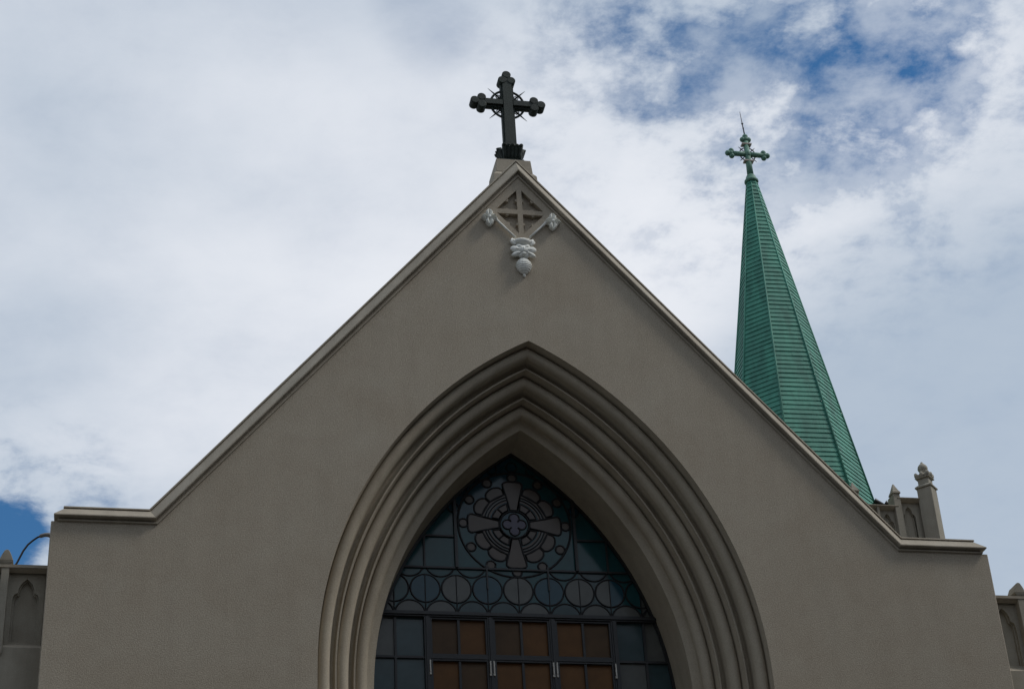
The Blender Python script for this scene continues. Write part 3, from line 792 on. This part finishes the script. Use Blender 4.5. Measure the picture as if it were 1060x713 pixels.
# local frame of a side: x along the wall, front face at y = -TH
for k in range(4):
    b = MB()
    b.box(-1.40, 1.40, -TH+0.16, -TH+0.36, 18.1, ZL-0.05)
    for sx in (-1, 1): b.box(min(sx*1.401, sx*1.98), max(sx*1.401, sx*1.98), -TH+0.16, -TH+0.36, 18.1, ZH-0.05)
    side_piece(b, k).build('parapet', 'cast', tower)
    c = MB()
    segs = [(-1.40, 1.40, ZL)]+[(min(sx*1.40, sx*1.99), max(sx*1.40, sx*1.99), ZH) for sx in (-1, 1)]
    for x0, x1, z in segs:
        frus(c, x0, x1, -TH+0.06, -TH+0.40, z-0.10, x0, x1, -TH-0.03, -TH+0.42, z-0.045)
        frus(c, x0, x1, -TH-0.03, -TH+0.42, z-0.0445, x0, x1, -TH-0.03, -TH+0.42, z-0.02)
        frus(c, x0, x1, -TH-0.03, -TH+0.42, z-0.0195, x0, x1, -TH+0.05, -TH+0.36, z)
    side_piece(c, k).build('parapet_coping', 'cope', tower, bevel=0.006)
    for sx in (-1, 1):
        # tall outer bay
        x0, x1 = sorted((sx*1.45, sx*1.93))
        A = trefoil(sx*1.65, 0.135, 18.2, 18.88, 19.16)
        side_piece(blind_bay(x0, x1, 18.1, ZH-0.09, -TH+0.09, A, 0.04), k).build('sunk_panel', 'cast', tower)
        # low bays
        for xc, hwid in ((1.14, 0.135), (0.70, 0.135), (0.24, 0.135)):
            A = trefoil(sx*xc, hwid, 18.2, 18.70, 18.97)
            side_piece(blind_bay(sx*xc-0.21, sx*xc+0.21, 18.1, ZL-0.09, -TH+0.09, A, 0.04), k).build('sunk_panel', 'cast', tower)
        t2 = MB(); t2.box(sx*0.93-0.028, sx*0.93+0.028, -TH+0.0, -TH+0.2, 18.1, ZL-0.05); side_piece(t2, k).build('rib', 'cast', tower, bevel=0.006)
        for xc in (1.39, 0.46):
            p = MB(); x = sx*xc
            zc_ = ZH+0.07
            p.box(x-0.075, x+0.075, -TH-0.02, -TH+0.3, 18.1, zc_)
            frus(p, x-0.095, x+0.095, -TH-0.045, -TH+0.20, zc_+0.001, x-0.09, x+0.09, -TH-0.04, -TH+0.195, zc_+0.04)
            frus(p, x-0.088, x+0.088, -TH-0.038, -TH+0.19, zc_+0.041, x-0.062, x+0.062, -TH-0.005, -TH+0.155, zc_+0.10)
            frus(p, x-0.062, x+0.062, -TH-0.005, -TH+0.155, zc_+0.101, x-0.012, x+0.012, -TH+0.06, -TH+0.09, zc_+0.26)
            side_piece(p, k).build('pier', 'cast', tower, bevel=0.008)
    # diagonal corner pinnacle (at the right-hand end of this side)
    pin = MB()
    def dsq(b, hw0, z0, hw1, z1):
        frus(b, -hw0, hw0, -hw0, hw0, z0, -hw1, hw1, -hw1, hw1, z1)
    q = 0.161
    dsq(pin, q, 17.6, q, 19.545)
    dsq(pin, q+0.028, 19.546, q+0.030, 19.575); dsq(pin, q+0.030, 19.576, q-0.035, 19.635)
    dsq(pin, q-0.040, 19.636, q-0.040, 19.775)
    dsq(pin, q-0.005, 19.776, q+0.005, 19.80); dsq(pin, q+0.005, 19.801, q-0.03, 19.82)
    ct = Vector((TH+0.0, -TH-0.0, 0))
    RM = Matrix.Translation(ct) @ Matrix.Rotation(PI/4, 4, 'Z')
    pin.xf(RM); side_piece(pin, k)
    ob = pin.build('corner_pinnacle', 'cast', tower, bevel=0.008)
    fn = MB()
    for j in range(8):                                  # crocket leaves
        a = j*PI/4; d = Vector((math.cos(a), math.sin(a), 0)); big = 1.0 if j % 2 else 0.8
        fn.tube([d*0.07+Vector((0, 0, 19.82)), d*0.15*big+Vector((0, 0, 19.84)), d*0.185*big+Vector((0, 0, 19.87)), d*0.19*big+Vector((0, 0, 19.90)), d*0.175*big+Vector((0, 0, 19.915))], [0.05, 0.064, 0.05, 0.034, 0.022], 8)
    fn.lathe([(0.13, 19.815), (0.12, 19.86), (0.085, 19.90), (0.075, 19.945), (0.085, 19.955), (0.072, 19.965), (0.10, 20.0), (0.112, 20.045), (0.10, 20.095), (0.06, 20.145), (0.028, 20.175), (0.024, 20.20), (0.001, 20.215)], (0, 0, 0), 14)
    fn.xf(RM); side_piece(fn, k)
    ob2 = fn.build('finial', 'cast', ob)

# spire: lapped copper courses on eight faces with rolled arrises
ZT, KR, ROT = 29.766, 0.166, -0.03
sp = bpy.data.objects.new('spire', None); COL.objects.link(sp); sp.parent = tower
sp.location = (0, 0, 18.0-Z0); sp['label'] = 'octagonal green copper spire'
def sv(i, z, ex=0.0):
    a = R(-112.5+45*i)+ROT; r = KR*(ZT-z)+ex
    return Vector((TX+r*math.cos(a), TY+r*math.sin(a), z))
STEP = 0.128
zs_ = []; z = 18.2
while z < 29.05: zs_.append(z); z += STEP
lap = MB()
rs = random.Random(3)
for i in range(8):
    for j, z in enumerate(zs_):
        z1 = min(z+STEP, 29.1)
        e0 = 0.021; jig = rs.uniform(-0.006, 0.006)
        a0, a1 = sv(i, z+jig, e0), sv(i+1, z+jig+rs.uniform(-0.007, 0.007), e0)
        b0, b1 = sv(i, z1+0.02, 0.004), sv(i+1, z1+0.02, 0.004)
        c0, c1 = sv(i, z+0.004, -0.012), sv(i+1, z+0.004, -0.012)
        # one or two sheets per course with a slight step at their seam
        wid = (a1-a0).length; k = 1 if wid < 0.35 else (2 if wid < 0.9 else 3)
        off = (j*0.37) % 1.0*0.5/k
        cuts = [0.0]+[min(0.97, (q+0.5*((j+q) % 2))/k+off*0.3) for q in range(1, k)]+[1.0]
        for q in range(len(cuts)-1):
            t0, t1 = cuts[q], cuts[q+1]
            nrm = (a1-a0).cross(b0-a0).normalized(); d = nrm*rs.uniform(0, 0.006)
            A0, A1, B1, B0 = a0.lerp(a1, t0)+d, a0.lerp(a1, t1)+d, b0.lerp(b1, t1), b0.lerp(b1, t0)
            lap.add([A0, A1, B1, B0, c0.lerp(c1, t0), c0.lerp(c1, t1)], [(0, 1, 2, 3), (4, 5, 1, 0)])
lap.build('copper_cladding', 'copper', sp, recalc=False)
for i in range(8):
    rb = MB(); rb.tube([sv(i, 18.15, 0.025), sv(i, 23, 0.022), sv(i, 29.08, 0.008)], [0.028, 0.024, 0.014], 8)
    rb.build('hip_roll', 'copper_rib', sp)
cl = MB()
cl.lathe([(0.13, 29.02), (0.165, 29.03), (0.178, 29.06), (0.172, 29.10), (0.15, 29.125), (0.135, 29.13), (0.128, 29.19), (0.105, 29.245), (0.075, 29.27), (0.001, 29.27)], (TX, TY, 0), 20)
cl.build('collar', 'copper_light', sp)

# ------------------------------------------------------------------ cross on the spire
sc = thing('spire_cross', 'small green copper cross with lightning rod on the spire tip', 'cross', (TX, TY, 29.27))
ZA = 29.915
b = MB()
b.tube([(TX, TY, 29.262), (TX, TY, 29.6), (TX, TY, 30.30)], [0.088, 0.080, 0.070], 8)
for sx in (-1, 1): b.tube([(TX+sx*0.05, TY, ZA), (TX+sx*0.42, TY, ZA)], 0.066, 8)
b.ball((TX, TY-0.03, ZA), 0.075, 0.075, 0.11)
b.build('cross_bar', 'copper_light', sc)
for c, d in (((TX-0.0, ZA+0.0), (-1, 0)), ((TX, ZA), (1, 0)), ((TX, ZA), (0, 1))):
    f = MB(); L = 0.44 if d[0] else 0.47
    cx, cz = c[0]+d[0]*L, c[1]+d[1]*L
    f.ball((cx+d[0]*0.075, TY, cz+d[1]*0.085), 0.072)
    for s in (-1, 1): f.ball((cx+d[1]*s*0.078-d[0]*0.02, TY, cz+d[0]*s*0.078-d[1]*0.01), 0.070)
    f.ball((cx, TY, cz), 0.078, 0.075, 0.078)
    f.build('trefoil_end', 'copper_light', sc)
rg = MB(); rg.tube([(TX+0.205*math.cos(2*PI*i/28), TY, ZA+0.205*math.sin(2*PI*i/28)) for i in range(28)], 0.016, 6, True)
for a in (45, 135, 225, 315):
    d = Vector((math.cos(R(a)), 0, math.sin(R(a)))); c = Vector((TX, TY, ZA))
    rg.tube([c+d*0.09, c+d*0.22, c+d*0.31], [0.012, 0.014, 0.004], 6)
rg.build('ring', 'iron', sc)
for dz in (0.295, -0.225):
    s = MB(); s.box(TX-0.125, TX+0.125, TY-0.075, TY+0.075, ZA+dz-0.02, ZA+dz+0.02); s.build('strap', 'strap', sc, bevel=0.004)
lr = MB(); lr.tube([(TX, TY, 30.50), (TX-0.02, TY, 30.85), (TX-0.04, TY, 31.26)], [0.020, 0.014, 0.007], 6)
lr.ball((TX-0.02, TY, 30.88), 0.028); lr.ball((TX-0.012, TY, 30.74), 0.022); lr.build('lightning_rod', 'iron', sc)

# ------------------------------------------------------------------ cross on the gable
cr = thing('gable_cross', 'dark bronze cross with trefoil ends and a ring on the gable peak', 'cross', (0, 0.52, PZ))
CZ, CY0, CY1 = 24.762, 0.375, 0.555
b = MB()
b.chamfer_prism([(-0.098, 23.66), (0.098, 23.66), (0.090, 25.30), (-0.090, 25.30)], CY0, CY1, 0.018)
b.box(-0.128, 0.128, CY0+0.05, CY1-0.03, 23.66, 25.28)
b.build('shaft', 'bronze', cr)
b = MB()
for sx in (-1, 1):
    x0, x1 = sorted((sx*0.0905, sx*0.56))
    b.chamfer_prism([(x0, CZ-0.062), (x1, CZ-0.062), (x1, CZ+0.062), (x0, CZ+0.062)], CY0+0.004, CY1-0.004, 0.015)
    b.box(x0, x1, CY0+0.05, CY1-0.03, CZ-0.100, CZ+0.100)
b.build('cross_arm', 'bronze', cr)
for d in ((-1, 0), (1, 0), (0, 1)):
    f = MB(); L = 0.575 if d[0] else 0.605
    P = lambda al, ac: (d[0]*(L+al)+d[1]*ac, CZ+d[1]*(L+al)+d[0]*ac)
    f.disc(P(0.082, 0), 0.088, CY0-0.012, CY1+0.012, 22)
    for s in (-1, 1): f.disc(P(-0.055, s*0.088), 0.086, CY0-0.010+0.001*s, CY1+0.010+0.001*s, 22)
    f.disc(P(-0.01, 0), 0.085, CY0-0.005, CY1+0.005, 18)
    f.build('trefoil_end', 'bronze', cr)
rg = MB(); yc = (CY0+CY1)/2
rg.tube([(0.335*math.cos(2*PI*i/40), yc, CZ+0.335*math.sin(2*PI*i/40)) for i in range(40)], 0.024, 8, True)
for a in (45, 135, 225, 315):
    d = Vector((math.cos(R(a)), 0, math.sin(R(a)))); c = Vector((0, yc, CZ)); pd_ = Vector((-d.z, 0, d.x))
    rg.tube([c+d*0.10, c+d*0.33, c+d*0.53], [0.022, 0.019, 0.003], 6)
    for s in (-1, 1): rg.tube([c+d*0.19, c+d*0.235+pd_*s*0.045, c+d*0.295+pd_*s*0.03], [0.012, 0.014, 0.008], 6)
rg.build('ring', 'bronze', cr)
lf = MB()
frus(lf, -0.15, 0.15, 0.325, 0.66, PZ, -0.18, 0.18, 0.30, 0.69, 23.62)
lf.box(-0.215, 0.215, 0.275, 0.72, PZ+0.001, PZ+0.03)
def leaf(px_, py_, nx, ny, h=0.34, w_=0.050):
    d = Vector((nx, ny, 0)).normalized(); c = Vector((px_, py_, PZ+0.03))
    lf.tube([c, c+d*0.02+Vector((0, 0, h*0.40)), c+d*0.055+Vector((0, 0, h*0.72)), c+d*0.085+Vector((0, 0, h*0.90)), c+d*0.108+Vector((0, 0, h*0.87)), c+d*0.105+Vector((0, 0, h*0.77))], [w_*0.8, w_*0.85, w_*1.05, w_*1.1, w_*0.95, w_*0.5], 8)
for i in range(5):
    t = -0.135+0.27*i/4; hh = 0.345 if i % 2 == 0 else 0.33
    leaf(t, 0.34, t*2.0, -1, hh); leaf(t, 0.645, t*2.0, 1, hh)
for i in range(1, 4):
    t = 0.33+0.325*i/4
    leaf(-0.145, t, -1, (t-0.49)*1.5, 0.335); leaf(0.145, t, 1, (t-0.49)*1.5, 0.335)
lf.build('leaf_base', 'bronze', cr)

# ------------------------------------------------------------------ small fixtures
lp = thing('gooseneck_lamp', 'thin black gooseneck lamp arching up behind the left wing parapet', 'lamp', (-8.75, 1.0, 13.6))
b = MB()
pts = [(-8.75, 1.0, 13.6), (-8.74, 1.0, 14.3), (-8.66, 1.0, 14.68), (-8.53, 1.0, 14.92), (-8.45, 1.0, 15.13), (-8.385, 1.0, 15.245), (-8.31, 1.0, 15.325), (-8.24, 1.0, 15.385), (-8.2, 1.0, 15.405)]
b.tube(pts, 0.017, 8); b.build('lamp_arm', 'black', lp)
b = MB(); b.tube([(-8.215, 1.0, 15.392), (-8.19, 1.0, 15.410), (-8.13, 1.0, 15.432), (-8.07, 1.0, 15.434), (-8.0, 1.0, 15.41)], [0.02, 0.033, 0.034, 0.038, 0.045], 10); b.build('lamp_head', 'grey_metal', lp)
for x, z, lab, ln in ((9.13, 19.50, 'short black floodlight tube tilted above the low tower parapet', 0.22), (9.36, 19.46, 'black floodlight tucked behind the pointed tower pier', 0.2)):
    fl = thing('floodlight', lab, 'floodlight', (x, 6.55, 18.2), 'floodlights on the tower roof')
    b = MB(); b.tube([(x, 6.55, 18.2), (x, 6.55, z)], 0.02, 8); b.build('post', 'black', fl)
    b = MB(); d = Vector((-0.75, 0.1, 0.55)).normalized(); c = Vector((x, 6.55, z)); b.tube([c-d*ln/2, c+d*ln/2, c+d*(ln/2+0.02)], [0.055, 0.062, 0.068], 12); b.build('lamp_body', 'black', fl)

# ------------------------------------------------------------------ unseen street blocks, added and sized to shade the church front
def block(x0, x1, y0, y1, h, mat, label):
    t = thing('shade_building', label, 'building', ((x0+x1)/2, y1, 0), 'unseen buildings added for shade')
    b = MB(); n = int((x1-x0)/3); fl_ = int(h/3.5); holes = []
    for i in range(n):
        for j in range(fl_):
            cx = x0+(i+0.5)*(x1-x0)/n; z = 1.2+j*3.5
            holes.append([(cx-0.7, z), (cx+0.7, z), (cx+0.7, z+1.9), (cx-0.7, z+1.9)])
    b.box(x0, x1, y0, y1-0.3, 0, h)
    b.sheet([(x0, 0), (x1, 0), (x1, h), (x0, h)], holes, y1)
    for hl in holes: b.reveal(hl, y1-0.29, y1)
    for sx in (x0, x1): b.quad((sx, y1-0.3, 0), (sx, y1, 0), (sx, y1, h), (sx, y1-0.3, h))
    b.build('wall', mat, t, recalc=False)
    b = MB(); b.box(x0-0.2, x1+0.2, y0-0.2, y1+0.25, h+0.001, h+0.5); b.build('roof', 'concrete', t)
block(-48, -14, -48, -33.5, 42, 'brick', 'unseen brick block added for shade across the street, left of the viewpoint')
block(-13.5, 9, -48, -34.5, 26, 'concrete', 'unseen grey concrete block added for shade across the street, behind the viewpoint')
block(9.5, 40, -48, -33.5, 29, 'brick', 'unseen brown brick block added for shade across the street, right of the viewpoint')
block(45, 75, -60, -18.5, 57, 'concrete', 'unseen grey concrete block added to dim the sun, far to the right of the church')
